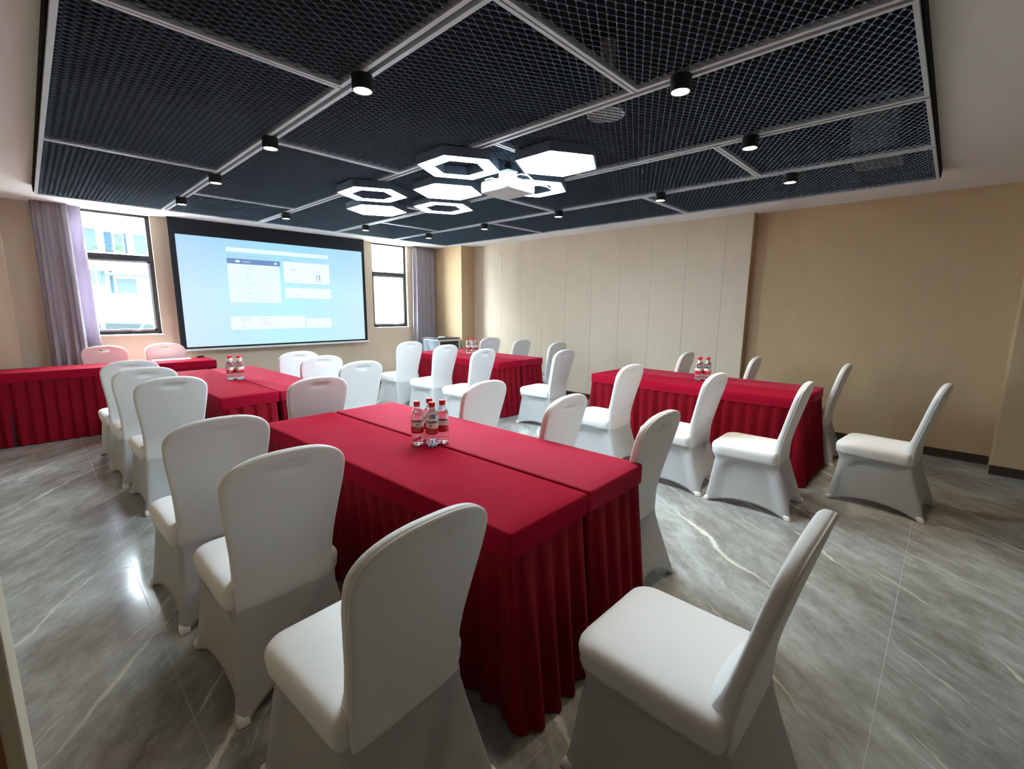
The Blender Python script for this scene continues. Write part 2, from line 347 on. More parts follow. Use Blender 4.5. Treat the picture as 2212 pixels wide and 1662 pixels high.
RA = [1.225, 2.250, 3.285, 4.275]                   # long rails
ties_e = [2.34, 4.49]; ties_o = [1.29, 3.41, 5.53]
cl_, cs_ = .070, .039                               # expanded-metal diamond
panel_cache = {}
def mesh_panel(w, l):
    key = (round(w, 3), round(l, 3))
    if key in panel_cache: return panel_cache[key]
    V, Fc = [], []
    ni, nj = int(w/(cl_/2)), int(l/(cs_/2))
    sx, sy = w/ni, l/nj
    hw, th = .0028, .0006
    for i in range(ni):
        for j in range(nj+1):
            if (i+j) % 2: continue
            for dj in (1, -1):
                j2 = j+dj
                if j2 < 0 or j2 > nj: continue
                a = Vector((i*sx, j*sy, 0)); b = Vector(((i+1)*sx, j2*sy, 0)); d = (b-a).normalized()
                s = Vector((-d.y, d.x, 0)); up = Vector((0, 0, 1))
                if s.y < 0: s = -s
                q = (s*.42 + up*.91)*hw; t = (up*.42 - s*.91)*th
                n0 = len(V)
                for p in (a, b):
                    for u, v in ((-1, -1), (1, -1), (1, 1), (-1, 1)): V.append(tuple(p+q*u+t*v))
                for k in range(4): Fc.append((n0+k, n0+(k+1) % 4, n0+4+(k+1) % 4, n0+4+k))
    for i in range(ni+1):                           # flat knuckles where the strands meet
        for j in range(nj+1):
            if (i+j) % 2: continue
            c = Vector((i*sx, j*sy, 0)); a = Vector((.0105, 0, 0)); b = Vector((0, .0040, .0020)); n0 = len(V)
            for u, v in ((-1, 0), (-.5, -1), (.5, -1), (1, 0), (.5, 1), (-.5, 1)): V.append(tuple(c+a*u+b*v+Vector((0, 0, -.0028))))
            Fc.append(tuple(n0+k for k in (5, 4, 3, 2, 1, 0)))
    me = D.meshes.new('mesh_panel'); me.from_pydata(V, [], Fc); me.materials.append(M['mesh']); panel_cache[key] = me; return me
GR = .013; RW = .022                                # half gap between twin rails, rail width
for bi in range(5):
    x0 = rx0 if bi == 0 else RA[bi-1]; x1 = rx1 if bi == 4 else RA[bi]
    xa = x0 + (0 if bi == 0 else GR); xb = x1 - (0 if bi == 4 else GR)
    ys = [ry0] + (ties_e if bi % 2 == 0 else ties_o) + [ry1]
    for k, (y0, y1) in enumerate(zip(ys, ys[1:])):
        ya_ = y0 + (0 if k == 0 else .004); yb_ = y1 - (0 if k == len(ys)-2 else .004)
        w = round((xb-xa-2*RW)*200)/200; l = round((yb_-ya_-2*RW)*200)/200
        me = mesh_panel(w, l); o = link('mesh_panel', me, ce); o.location = (xa+RW, ya_+RW, ZC+.012); o['kind'] = 'stuff'
        for nm, lo, hi in (('frame_rail', (xa, ya_, ZC), (xa+RW, yb_, ZC+.028)), ('frame_rail', (xb-RW, ya_, ZC), (xb, yb_, ZC+.028)),
                           ('frame_rail', (xa+RW, ya_, ZC), (xb-RW, ya_+RW*.8, ZC+.028)), ('frame_rail', (xa+RW, yb_-RW*.8, ZC), (xb-RW, yb_, ZC+.028))):
            box(nm, lo, hi, M['rail'], ce)
for x in RA: box('track_channel', (x-GR+.001, ry0, ZC+.02), (x+GR-.001, ry1, ZC+.05), M['darkrail'], ce)

# ------------------------------------------------------------------ projection screen
SY = 7.70
ps = thing('projection_screen', (2.83, SY, .84), 'large white projection screen with black border showing a pale blue projector menu', 'screen')
def sbox(name, lo, hi, m, parent=ps, **k):
    o = box(name, (lo[0]-2.83, lo[1]-SY, lo[2]-.84), (hi[0]-2.83, hi[1]-SY, hi[2]-.84), m, parent, **k); return o
sbox('screen_border', (1.42, SY, .86), (4.25, SY+.004, 2.70), M['screenblack'])['label'] = 'black border and masking of the screen'
sf = sbox('screen_surface', (1.49, SY-.0015, .888), (4.197, SY-.0003, 2.42), M['projected'])
sbox('bottom_bar', (1.395, SY-.014, .832), (4.275, SY+.016, .862), M['whiteplastic'], bev=.005)
def ui(x0, x1, z0, z1, m, n='projected_window', lift=1): sbox(n, (x0, SY-.0015-.0006*lift, z0), (x1, SY-.0015, z1), m)
ui(2.08, 3.59, 2.245, 2.305, M['ui_white']); ui(2.08, 2.80, 1.515, 2.15, M['ui_white']); ui(2.08, 2.81, 2.075, 2.15, M['ui_blue'], lift=2)
ui(2.86, 3.595, 1.83, 2.155, M['ui_warm']); ui(2.86, 3.60, 1.595, 1.755, M['ui_warm']); ui(2.06, 3.145, 1.115, 1.31, M['ui_warm']); ui(3.165, 3.58, 1.115, 1.27, M['ui_warm'])
def stext(t, x, z, size, m=None, al='L'):
    me = text_mesh(t, size); me.materials.clear(); me.materials.append(m or M['ui_text'])
    xs = [v.co.x for v in me.vertices]; off = -min(xs) if (al == 'L' and xs) else 0
    for v in me.vertices: v.co = Vector((v.co.x+off, 0, v.co.y))
    o = link('projected_text', me, ps); o.location = (x-2.83, -.0032-.0008, z-.84)
stext('信号源 :', 2.085, 2.17, .042); stext('正在搜索可用的信号源...', 2.27, 2.17, .042)
stext('家庭画面', 2.865, 2.175, .034); stext('EPSON', 3.43, 2.26, .038, M['ui_textf'])
stext('HDMI1', 2.29, 2.098, .034, M['ui_white'])
for k, (a, b) in enumerate((('PC', '计算机1'), ('PC', '计算机2'), ('AV', '视频'), ('USB', 'USB Display'), ('LAN', 'LAN'), ('', 'HDMI2'), ('', 'Screen Mirroring'))):
    if a: stext(a, 2.21, 2.005-k*.073, .026, M['ui_textf'])
    stext(b, 2.31, 2.005-k*.073, .030, M['ui_textf'])
stext('梯形校正', 3.02, 2.02, .03, al='C'); stext('Split Screen', 3.40, 2.02, .028, M['ui_text'], 'C'); stext('色彩模式', 3.02, 1.865, .03, M['ui_textf'], 'C'); stext('静音屏幕', 3.40, 1.865, .03, al='C')
stext('菜单', 3.03, 1.625, .032, M['ui_textf'], 'C'); stext('帮助', 3.42, 1.625, .032, M['ui_textf'], 'C')
for k, (t, u) in enumerate((('投影机名称', 'EB000000'), ('投影机关键字', 'OFF00000'), ('IP', '000.000.000.000'), ('有线', 'ON'))):
    stext(t, 2.20, 1.265-k*.042, .028, M['ui_textf']); stext(u, 2.46, 1.265-k*.042, .028, M['ui_textf'])
stext('信号源', 2.085, 1.06, .036); stext('Content', 3.36, 1.065, .028, M['ui_textf']); stext('ON', 3.50, 1.065, .028, M['ui_textf']); stext('内容播放', 3.37, 1.14, .03, M['ui_textf'], 'C')
bm = bmesh.new(); 
for c in ((2.15-2.83, 2.275-.84, .014), (2.745-2.83, 2.112-.84, .02), (2.22-2.83, 2.112-.84, .022)):
    vs_ = [bm.verts.new((c[0]+c[2]*math.cos(a*PI/8)*(1.6 if c[2] == .022 else 1), -.0042, c[1]+c[2]*math.sin(a*PI/8)*.8)) for a in range(16)]; bm.faces.new(vs_)
fin(bm, 'projected_icon', M['ui_white'], ps)['kind'] = 'stuff'
bm = bmesh.new()
ringprism(bm, [(-.035, -.035), (.035, -.035), (.035, .035), (-.035, .035)], [(-.022, -.028), (.010, -.028), (.010, .028), (-.022, .028)], -.0004, .0004)
for v in bm.verts: v.co = Vector((v.co.x+3.40-2.83, -.0036+v.co.z, v.co.y+1.935-.84))
fin(bm, 'projected_icon', M['ui_text'], ps)

# ------------------------------------------------------------------ curtains
def curtain(name, x0, x1, y, zt, zb, folds, amp, m, label, pinch=1.0, shift=0.0, phase=0.0):
    n, rows = folds*14, 14; bm = bmesh.new(); g = []
    for r in range(rows+1):
        v = r/rows; z = zt+(zb-zt)*v; row = []
        a = amp*(.55+.45*v)
        for i in range(n+1):
            u = i/n; xx = x0+(x1-x0)*u; xc = (x0+x1)/2
            xx = xc+(xx-xc)*(1+(pinch-1)*v)+shift*v
            ph = 2*PI*folds*u+phase+.35*math.sin(5*u+2*v)
            row.append(bm.verts.new((xx+.25*a*math.sin(2*ph+.4), y+a*math.sin(ph)*(.8+.3*math.sin(7*u+1)), z)))
        g.append(row)
    for r in range(rows):
        for i in range(n): bm.faces.new((g[r][i], g[r][i+1], g[r+1][i+1], g[r+1][i]))
    bmesh.ops.solidify(bm, geom=bm.faces[:], thickness=.004)
    o = fin(bm, name, m, None, True); return tag(o, label, 'curtain')
curtain('curtain', .15, .47, 7.70, ZS, .04, 4, .062, M['curtain'], 'heavy mauve grey curtain hanging in deep folds left of the left window', 1.10, -.02)
curtain('curtain', .44, .585, 7.79, ZS, .04, 1, .03, M['sheer'], 'narrow lavender curtain edge against the left window glass', 1.05, .03, 1.2)
curtain('curtain', 5.30, 5.80, 7.74, ZS, .04, 5, .055, M['curtain'], 'blue grey curtain hanging between the right window and the corner pillar', 1.06, -.01)

# ------------------------------------------------------------------ chairs
def rrect(hw, yf, yr, rf, rr, ns=10, nc=5):
    """points of a rounded rectangle with the side it belongs to and the position along it"""
    P = []
    def side(p, q, s):
        for i in range(ns):
            t = i/ns; P.append((p[0]+(q[0]-p[0])*t, p[1]+(q[1]-p[1])*t, s, 2*t-1))
    def corner(cx, cy, r, a0):
        for i in range(nc):
            a = a0+PI/2*i/nc; P.append((cx+r*math.cos(a), cy+r*math.sin(a), 'c', 0))
    side((hw, yr+rr), (hw, yf-rf), 'R'); corner(hw-rf, yf-rf, rf, 0)
    side((hw-rf, yf), (-hw+rf, yf), 'F'); corner(-hw+rf, yf-rf, rf, PI/2)
    side((-hw, yf-rf), (-hw, yr+rr), 'L'); corner(-hw+rr, yr+rr, rr, PI)
    side((-hw+rr, yr), (hw-rr, yr), 'B'); corner(hw-rr, yr+rr, rr, 3*PI/2)
    return P
def loft(bm, rings, cap=None):
    V = [[bm.verts.new(p) for p in r] for r in rings]; n = len(V[0])
    for a, b in zip(V, V[1:]):
        for i in range(n): bm.faces.new((a[i], a[(i+1) % n], b[(i+1) % n], b[i]))
    return V
def skirt_me():
    bm = bmesh.new(); rings = []
    HW = [(0, .241), (.05, .233), (.12, .224), (.25, .212), (.34, .205), (.385, .216), (.42, .214)]
    YFt = [(0, .262), (.05, .251), (.12, .241), (.25, .226), (.335, .220), (.385, .245), (.42, .244)]
    YRt = [(0, -.340), (.05, -.322), (.12, -.300), (.25, -.256), (.345, -.2285), (.362, -.2255), (.40, -.210), (.42, -.205)]
    XRt = [(0, 1.0), (.12, .99), (.25, .965), (.36, .93), (.42, .905)]      # rear narrower than the front at the waist
    rows = 26
    for r in range(rows+1):
        v = r/rows; z0 = .42*v; ring = []
        for k, (x, y, s, t) in enumerate(rrect(1, 1, -1, .12, .12, 16, 4)):
            arch = {'L': .055, 'R': .055, 'F': .085, 'B': .085, 'c': 0}[s]*(1-abs(t)**2.2)
            zz = arch + (.42-arch)*v
            hw, yf, yr = lerp(zz, HW), lerp(zz, YFt), lerp(zz, YRt)
            P = rrect(hw, yf, yr, .028+.03*sm(.2, .42, zz), .022, 16, 4)[k]; x, y = P[0], P[1]
            if s in 'LR':
                # panel inside the arch of the legs is drawn inwards
                ex = sm(.93, .70, abs(t)); ez = sm(.365, .315, zz+.10*max(0, abs(t)-.45)**2*4)
                d = .021*ex*ez; x += -d if s == 'R' else d
            if s in 'FB':
                d = (.020 if s == 'F' else .016)*(1-t*t)*sm(.40, .15, zz); y += -d if s == 'F' else d
            kx = lerp(zz, XRt); u_ = min(1, max(0, (yf-y)/(yf-yr))); x *= 1+(kx-1)*u_**1.5
            ring.append((x, y, zz))
        rings.append(ring)
    loft(bm, rings); bmesh.ops.solidify(bm, geom=bm.faces[:], thickness=.003)
    me = D.meshes.new('skirt'); bm.to_mesh(me); bm.free(); return me
def seat_me():
    bm = bmesh.new(); rings = []
    for z, ins in ((.375, .006), (.39, .001), (.41, 0), (.43, -.003), (.448, .0), (.461, .008), (.469, .020), (.473, .036)):
        rings.append([(x, y, z) for x, y, s, t in rrect(.219-ins, .250-ins*.9, -.212+ins*.3, .07, .035, 8, 6)])
    for k in (.8, .6, .4, .2):
        rings.append([(x*k, y*k+.01*(1-k), .473+.012*(1-k*k)) for x, y, z in rings[7]])
    V = loft(bm, rings); bm.faces.new(V[-1]); bm.faces.new(V[0][::-1])
    me = D.meshes.new('seat'); bm.to_mesh(me); bm.free(); return me
YB_ = [(.33, -.208), (.40, -.203), (.47, -.203), (.55, -.216), (.7, -.252), (.85, -.289), (.975, -.320)]
BH = [(.36, .187), (.42, .186), (.50, .185), (.60, .191), (.70, .203), (.80, .216), (.86, .219)]
def back_me(hole=False):
    out = []
    zs_ = [.362, .37, .40, .44, .48, .52, .57, .62, .67, .72, .77, .81, .845]
    for z in zs_: out.append((lerp(z, BH), z))
    for i in range(0, 15):
        a = PI/2*i/14; out.append((.219*math.cos(a)**(2/2.5) if i < 14 else 0.0, .86+.115*math.sin(a)**(2/2.5)))
    left = [(-x, z) for x, z in out[:-1]][::-1]
    bottom = [(-.187+.374*k/8, .358) for k in range(1, 8)]
    P = out + left + bottom; n = len(P); zc = .66; hwm = .2
    def yat(z): return lerp(z, YB_)
    def ring(ins, yo, front):
        k = 1-ins/hwm; R_ = []
        for x, z in P:
            xx = x*k; z2 = zc+(z-zc)*(1-ins/.30)
            y = yat(z2)+yo
            if front:
                f = .058*math.exp(-max(0, z2-.468)/.045)*(1-min(1, abs(xx)/.19)**3*.75)
                y += f
            else:
                y -= .003*(1-(xx/.2)**2)                    # gentle outward crown of the back
                g = math.exp(-(abs(xx/.060)**3+abs((z2-.912)/.017)**2.5)); y += .013*g
                y += .004*sm(.40, .365, z2)
            R_.append((xx, y, z2))
        return R_
    h = .021; bm = bmesh.new(); rings = []
    inner = [.19, .175, .155, .135, .115, .095, .08, .068, .058, .05, .042, .034, .026, .018]
    for i in inner: rings.append(ring(i, -h-.001, False))
    for i, yo in ((.011, -h-.0005), (.006, -h+.001), (.0025, -h+.004), (.001, -h+.0075), (.0035, -h+.009), (.001, -h+.0105), (0, 0), (.001, h-.008), (.004, h-.003), (.009, h)): rings.append(ring(i, yo, yo > .02))
    for i in inner[::-1]: rings.append(ring(i, h+.001, True))
    V = loft(bm, rings)
    bm.faces.new(V[0][::-1]); bm.faces.new(V[-1])
    bmesh.ops.recalc_face_normals(bm, faces=bm.faces[:])
    me = D.meshes.new('backrest'); bm.to_mesh(me); bm.free()
    if hole:
        o = D.objects.new('b', me); COL.objects.link(o)
        bm = bmesh.new(); poly = []
        for i in range(24):
            a = 2*PI*i/24; poly.append((.058*math.cos(a), .918+(.013 if math.sin(a) > 0 else .021)*math.sin(a)))
        a_ = [bm.verts.new((x, -.5, z)) for x, z in poly]; b_ = [bm.verts.new((x, -.1, z)) for x, z in poly]
        for i in range(24): bm.faces.new((a_[i], a_[(i+1) % 24], b_[(i+1) % 24], b_[i]))
        bm.faces.new(a_[::-1]); bm.faces.new(b_); bmesh.ops.recalc_face_normals(bm, faces=bm.faces[:])
        cm = D.meshes.new('c'); bm.to_mesh(cm); bm.free(); co = D.objects.new('c', cm); COL.objects.link(co)
        md = o.modifiers.new('b', 'BOOLEAN'); md.object = co; md.operation = 'DIFFERENCE'; md.solver = 'EXACT'
        dg = bpy.context.evaluated_depsgraph_get(); me = D.meshes.new_from_object(o.evaluated_get(dg))
        D.objects.remove(o); D.objects.remove(co)
    return me
def pocket_me(sx, front):
    bm = bmesh.new(); y = .243 if front else -.321; w = .0195
    x = sx*.222
    a = [(x-w, y-w), (x+w, y-w), (x+w, y+w), (x-w, y+w)]
    rings = []
    for z, k, dy in ((.0, 1.0, 0), (.006, 1.03, 0), (.026, .97, .25), (.036, .75, .5)):
        rings.append([(x+(p-x)*k, y+(q-y)*k+(-dy*.02 if front else dy*.03), z) for p, q in a])
    V = loft(bm, rings); bm.faces.new(V[-1]); bm.faces.new(V[0][::-1])
    bmesh.ops.bevel(bm, geom=[e for e in bm.edges], offset=.003, segments=1, affect='EDGES')
    me = D.meshes.new('foot_pocket'); bm.to_mesh(me); bm.free(); return me
def shade(me):
    me.polygons.foreach_set('use_smooth', [True]*len(me.polygons)); return me
ME = dict(seat=shade(seat_me()), back=shade(back_me()), backh=shade(back_me(True)), skirt=shade(skirt_me()))
PK = [shade(pocket_me(sx, f)) for sx in (-1, 1) for f in (True, False)]
def make_chair(name, m, hole=False):
    t = thing(name, (0, 0, 0), 'chair', 'chair')
    for nm, me in (('seat', ME['seat']), ('backrest', ME['backh'] if hole else ME['back']), ('skirt_cover', ME['skirt'])):
        if not me.materials: me.materials.append(None)
        o = link(nm, me, t); o.material_slots[0].link = 'OBJECT'; o.material_slots[0].material = m
    for me in PK:
        if not me.materials: me.materials.append(None)
        o = link('foot_pocket', me, t); o.material_slots[0].link = 'OBJECT'; o.material_slots[0].material = m
    return t
base_chair = make_chair('banquet_chair', M['chair']); first = [True]
G1 = 'white covered chairs left of the tables'
CH = [
 (0.605, 1.191, 3.9, 'white covered banquet chair nearest the camera, left of the foreground red table', 'chairs along the left tables'),
 (0.584, 1.988, 0.8, 'second nearest white covered chair in the left row, beside the foreground red table', 'chairs along the left tables'),
 (0.542, 2.699, 2.0, 'third white covered chair in the left row, at the far corner of the foreground table', 'chairs along the left tables'),
 (0.648, 4.292, 1.2, 'front chair of the three overlapping white chairs left of the mid left red table', 'chairs along the left tables'),
 (0.608, 5.044, 1.0, 'middle chair of the three overlapping white chairs left of the mid left red table', 'chairs along the left tables'),
 (0.590, 5.715, 1.8, 'rearmost of the three overlapping white chairs, close to the head table', 'chairs along the left tables'),
 (2.140, 2.617, 4.3, 'white covered chair behind the water bottles on the right side of the foreground table', 'chairs on the right of the foreground table'),
 (2.130, 1.900, 5.0, 'middle white covered chair on the right side of the foreground red table', 'chairs on the right of the foreground table'),
 (2.132, 1.304, 2.0, 'white covered chair at the near right corner of the foreground red table', 'chairs on the right of the foreground table'),
 (1.409, 3.590, -0.7, 'white covered chair standing alone between the foreground and mid left tables', 'chairs at the table ends'),
 (1.276, 0.492, -0.3, 'large white covered chair in the right foreground seen from its side, at the table end', 'chairs at the table ends'),
 (2.060, 5.580, -0.8, 'farthest white covered chair on the right side of the mid left table under the screen', 'chairs on the right of the mid left table'),
 (2.055, 4.970, -1.1, 'middle white covered chair on the right side of the mid left red table', 'chairs on the right of the mid left table'),
 (2.105, 4.269, 1.0, 'nearest white covered chair on the right side of the mid left red table', 'chairs on the right of the mid left table'),
 (3.833, 6.030, 0, 'bluish white chair at the far left of the back red table, under the right window', 'chairs left of the back table'),
 (3.842, 5.231, 5.5, 'middle bluish white chair on the left side of the back red table', 'chairs left of the back table'),
 (3.790, 4.425, 6.0, 'nearest bluish white chair on the left side of the back red table', 'chairs left of the back table'),
 (4.488, 3.709, 3.8, 'white covered chair at the near end of the back red table', 'chairs at the table ends'),
 (5.410, 5.950, -4, 'farthest white chair against the beige wall behind the back red table', 'chairs along the right wall behind the back table'),
 (5.420, 5.270, 3.6, 'middle white chair against the beige wall behind the back red table', 'chairs along the right wall behind the back table'),
 (5.400, 4.520, 2.5, 'nearest white chair against the beige wall at the corner of the back red table', 'chairs along the right wall behind the back table'),
 (3.774, 2.388, 0, 'farthest white chair on the near side of the right red table', 'chairs on the near side of the right table'),
 (3.781, 1.626, -1.4, 'middle white chair on the near side of the right red table', 'chairs on the near side of the right table'),
 (3.772, 1.006, 2.2, 'nearest white chair on the near side of the right red table, full side visible', 'chairs on the near side of the right table'),
 (5.360, 2.545, 2.8, 'farthest white chair on the wall side of the right red table, beside the bottles', 'chairs on the wall side of the right table'),
 (5.375, 1.800, 3.7, 'middle white chair on the wall side of the right red table', 'chairs on the wall side of the right table'),
 (5.370, 0.990, 0, 'nearest white chair on the wall side of the right red table, past its near corner', 'chairs on the wall side of the right table'),
 (4.460, 0.286, -6, 'white chair standing in shadow at the near end of the right red table', 'chairs at the table ends'),
]
for x, y, rz, lab, grp in CH:
    if first[0]: c = base_chair; first[0] = False; c.location = (x, y, 0); c.rotation_euler = (0, 0, math.radians(rz)); c['label'] = lab
    else: c = copy_tree(base_chair, (x, y, 0), math.radians(rz), lab)
    c['group'] = grp
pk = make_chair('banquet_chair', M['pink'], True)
pk.location = (.60, 7.18, 0); pk.rotation_euler = (0, 0, PI); pk['label'] = 'left white chair with painted pink bounce light and a handle slot behind the head table, beside the curtain'; pk['group'] = 'white chairs with painted pink bounce behind the head table'
c = copy_tree(pk, (1.215, 7.20, 0), PI+.02, 'right white chair with painted pink bounce light and a handle slot behind the head table, next to the screen'); c['group'] = 'white chairs with painted pink bounce behind the head table'

# ------------------------------------------------------------------ tables
def table(loc, L, Wd, H, rz, mt, label, group, seed, skip_back=False):
    rnd = random.Random(seed)
    t = thing('banquet_table', loc, label, 'table', group, rz)
    hx, hy = Wd/2, L/2
    # fitted cloth top with a plain band
    bm = bmesh.new(); nxx, nyy = 10, 28; g = []
    ph = [rnd.uniform(0, 6) for _ in range(6)]
    def hgt(x, y): return .0012*math.sin(5*x+9*y+ph[0])*math.sin(3.1*y-7*x+ph[1]) + .0008*math.sin(17*y+11*x+ph[2])
    r = .008
    bev = [(0, -.09), (0, -.05), (0, -r), (.3*r, -.3*r), (r, 0)]
    P = [(x, y) for x, y, s, k in rrect(hx, hy, -hy, .015, .015, 26, 3)]
    rings = []
    for ins, dz in bev:
        rings.append([(x-math.copysign(ins, x)+.0*x, y-math.copysign(ins, y), H+dz + (.004*math.sin(9*(x+y)+ph[3]) if dz < -.06 else 0)) for x, y in P])
    for k in (.9, .75, .55, .35, .15):
        rings.append([(x*k, y*(k+(1-k)*.15), H+hgt(x*k, y*k)) for x, y in P])
    V = loft(bm, rings); bm.faces.new(V[-1])
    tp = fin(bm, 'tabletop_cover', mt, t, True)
    md = None
    # pleated skirt
    bm = bmesh.new(); Ls = []
    per = 0; Q = rrect(hx-.004, hy-.004, -hy+.004, .02, .02, 1, 4); pts = [(x, y) for x, y, s, k in Q]
    pts.append(pts[0]); seg = []
    for a, b in zip(pts, pts[1:]): seg.append((per, a, b)); per += math.dist(a, b)
    npl = round(per/.105); n = npl*12; wob = [rnd.uniform(-.35, .35) for _ in range(npl+1)]; amp = [rnd.uniform(.7, 1.35) for _ in range(npl+1)]
    cols = []; 
    def at(s):
        for d0, a, b in reversed(seg):
            if s >= d0-1e-9:
                l = math.dist(a, b); k = (s-d0)/l if l else 0; return (a[0]+(b[0]-a[0])*k, a[1]+(b[1]-a[1])*k, (b[1]-a[1])/max(l, 1e-9), -(b[0]-a[0])/max(l, 1e-9))
    rows = [0, .03, .08, .16, .3, .5, .7, .88, 1.0]; top = H-.085; G = []
    for v in rows:
        row = []
        for i in range(n):
            s = per*i/n; x, y, nx, ny = at(s)
            # smooth normals round the corners
            x1, y1, *_ = at((s-.03) % per); x2, y2, *_ = at((s+.03) % per); d = math.hypot(x2-x1, y2-y1); nx, ny = (y2-y1)/d, -(x2-x1)/d
            p = i/12; k = int(p) % npl; f = p-int(p)
            a_ = amp[k]*(1-sm(0, 1, f))+amp[(k+1) % npl]*sm(0, 1, f)
            fold = sm(.0, .18, f)*(1-sm(.45, .98, f))              # knife pleat that opens lower down
            soft = .5+.5*math.sin(2*PI*f+wob[k]*v*2)
            w_ = fold*(1-v*.75)+soft*v*.75
            fl_ = abs(ny)**2; dep = (.010+.030*v**.6)*a_; off = .001 - dep*(1-w_) + (.002+.088*fl_)*v - .020*(1-fl_)*min(1, v*3)
            z = top*(1-v)+.004+.006*(w_)*v
            row.append(bm.verts.new((x+nx*off, y+ny*off, z)))
        G.append(row)
    for a, b in zip(G, G[1:]):
        for i in range(n):
            if skip_back and a[i].co.y > hy-.03 and a[(i+1) % n].co.y > hy-.03: continue
            bm.faces.new((b[i], b[(i+1) % n], a[(i+1) % n], a[i]))
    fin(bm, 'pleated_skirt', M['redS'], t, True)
    # folding steel legs under the cloth
    for sx in (-1, 1):
        for sy in (-1, 1):
            bm = bmesh.new(); cyl(bm, (sx*(hx-.06), sy*(hy-.15)), .013, 0, H-.012, 10); fin(bm, 'leg', M['black'], t)
    return t
def pair(cx, cy_, L, wl, wr_, gap, rz, la, lb, grp, sd):
    r = math.radians(rz)
    def rot(dx, dy): return (cx+dx*math.cos(r)-dy*math.sin(r), cy_+dx*math.sin(r)+dy*math.cos(r), 0)
    tot = wl+gap+wr_
    table(rot(-tot/2+wl/2, 0), L, wl, .75, r, M['redA'], la, grp, sd)
    table(rot(tot/2-wr_/2, 0), L, wr_, .75, r, M['redB'], lb, grp, sd+1)
pair(1.444, 2.018, 2.095, .465, .465, .018, 1.84, 'left one of the two foreground red skirted tables, on the near side of the seam', 'right one of the two foreground red skirted tables, on the far side of the seam', 'red skirted tables in the foreground', 11)
pair(1.405, 5.127, 2.005, .448, .455, .008, 1.39, 'left one of the two red skirted tables in the mid left group', 'right one of the two red skirted tables in the mid left group, under the screen', 'red skirted tables mid left', 21)
pair(4.708, 5.297, 1.994, .470, .450, .008, .14, 'left one of the two red skirted tables at the back by the cabinet', 'right one of the two red skirted tables at the back, along the beige wall', 'red skirted tables at the back', 31)
pair(4.750, 1.846, 2.066, .430, .432, .006, -.15, 'nearer one of the two red skirted tables on the right', 'wall side one of the two red skirted tables on the right', 'red skirted tables on the right', 41)
ht = table((.62, 7.09, 0), 2.02, .48, .775, PI/2, M['redA'], 'long red skirted head table at the far left in front of the window wall', None, 51)

tag(box('sun_patch_sheet', (1.02, 7.16, .7765), (1.42, 7.31, .782), M['sun_patch']), 'thin white sheet added as the sun patch on the head table, in front of the right pink tinted chair', 'sun_patch')  # thin white slab added to paint the sunlight falling on the tabletop
bm = bmesh.new(); tube(bm, [(1.50, 7.27, .790), (1.585, 7.27, .790)], .011, 10)
tag(fin(bm, 'microphone', M['black'], None, True), 'small black object lying at the right end of the head table', 'microphone')

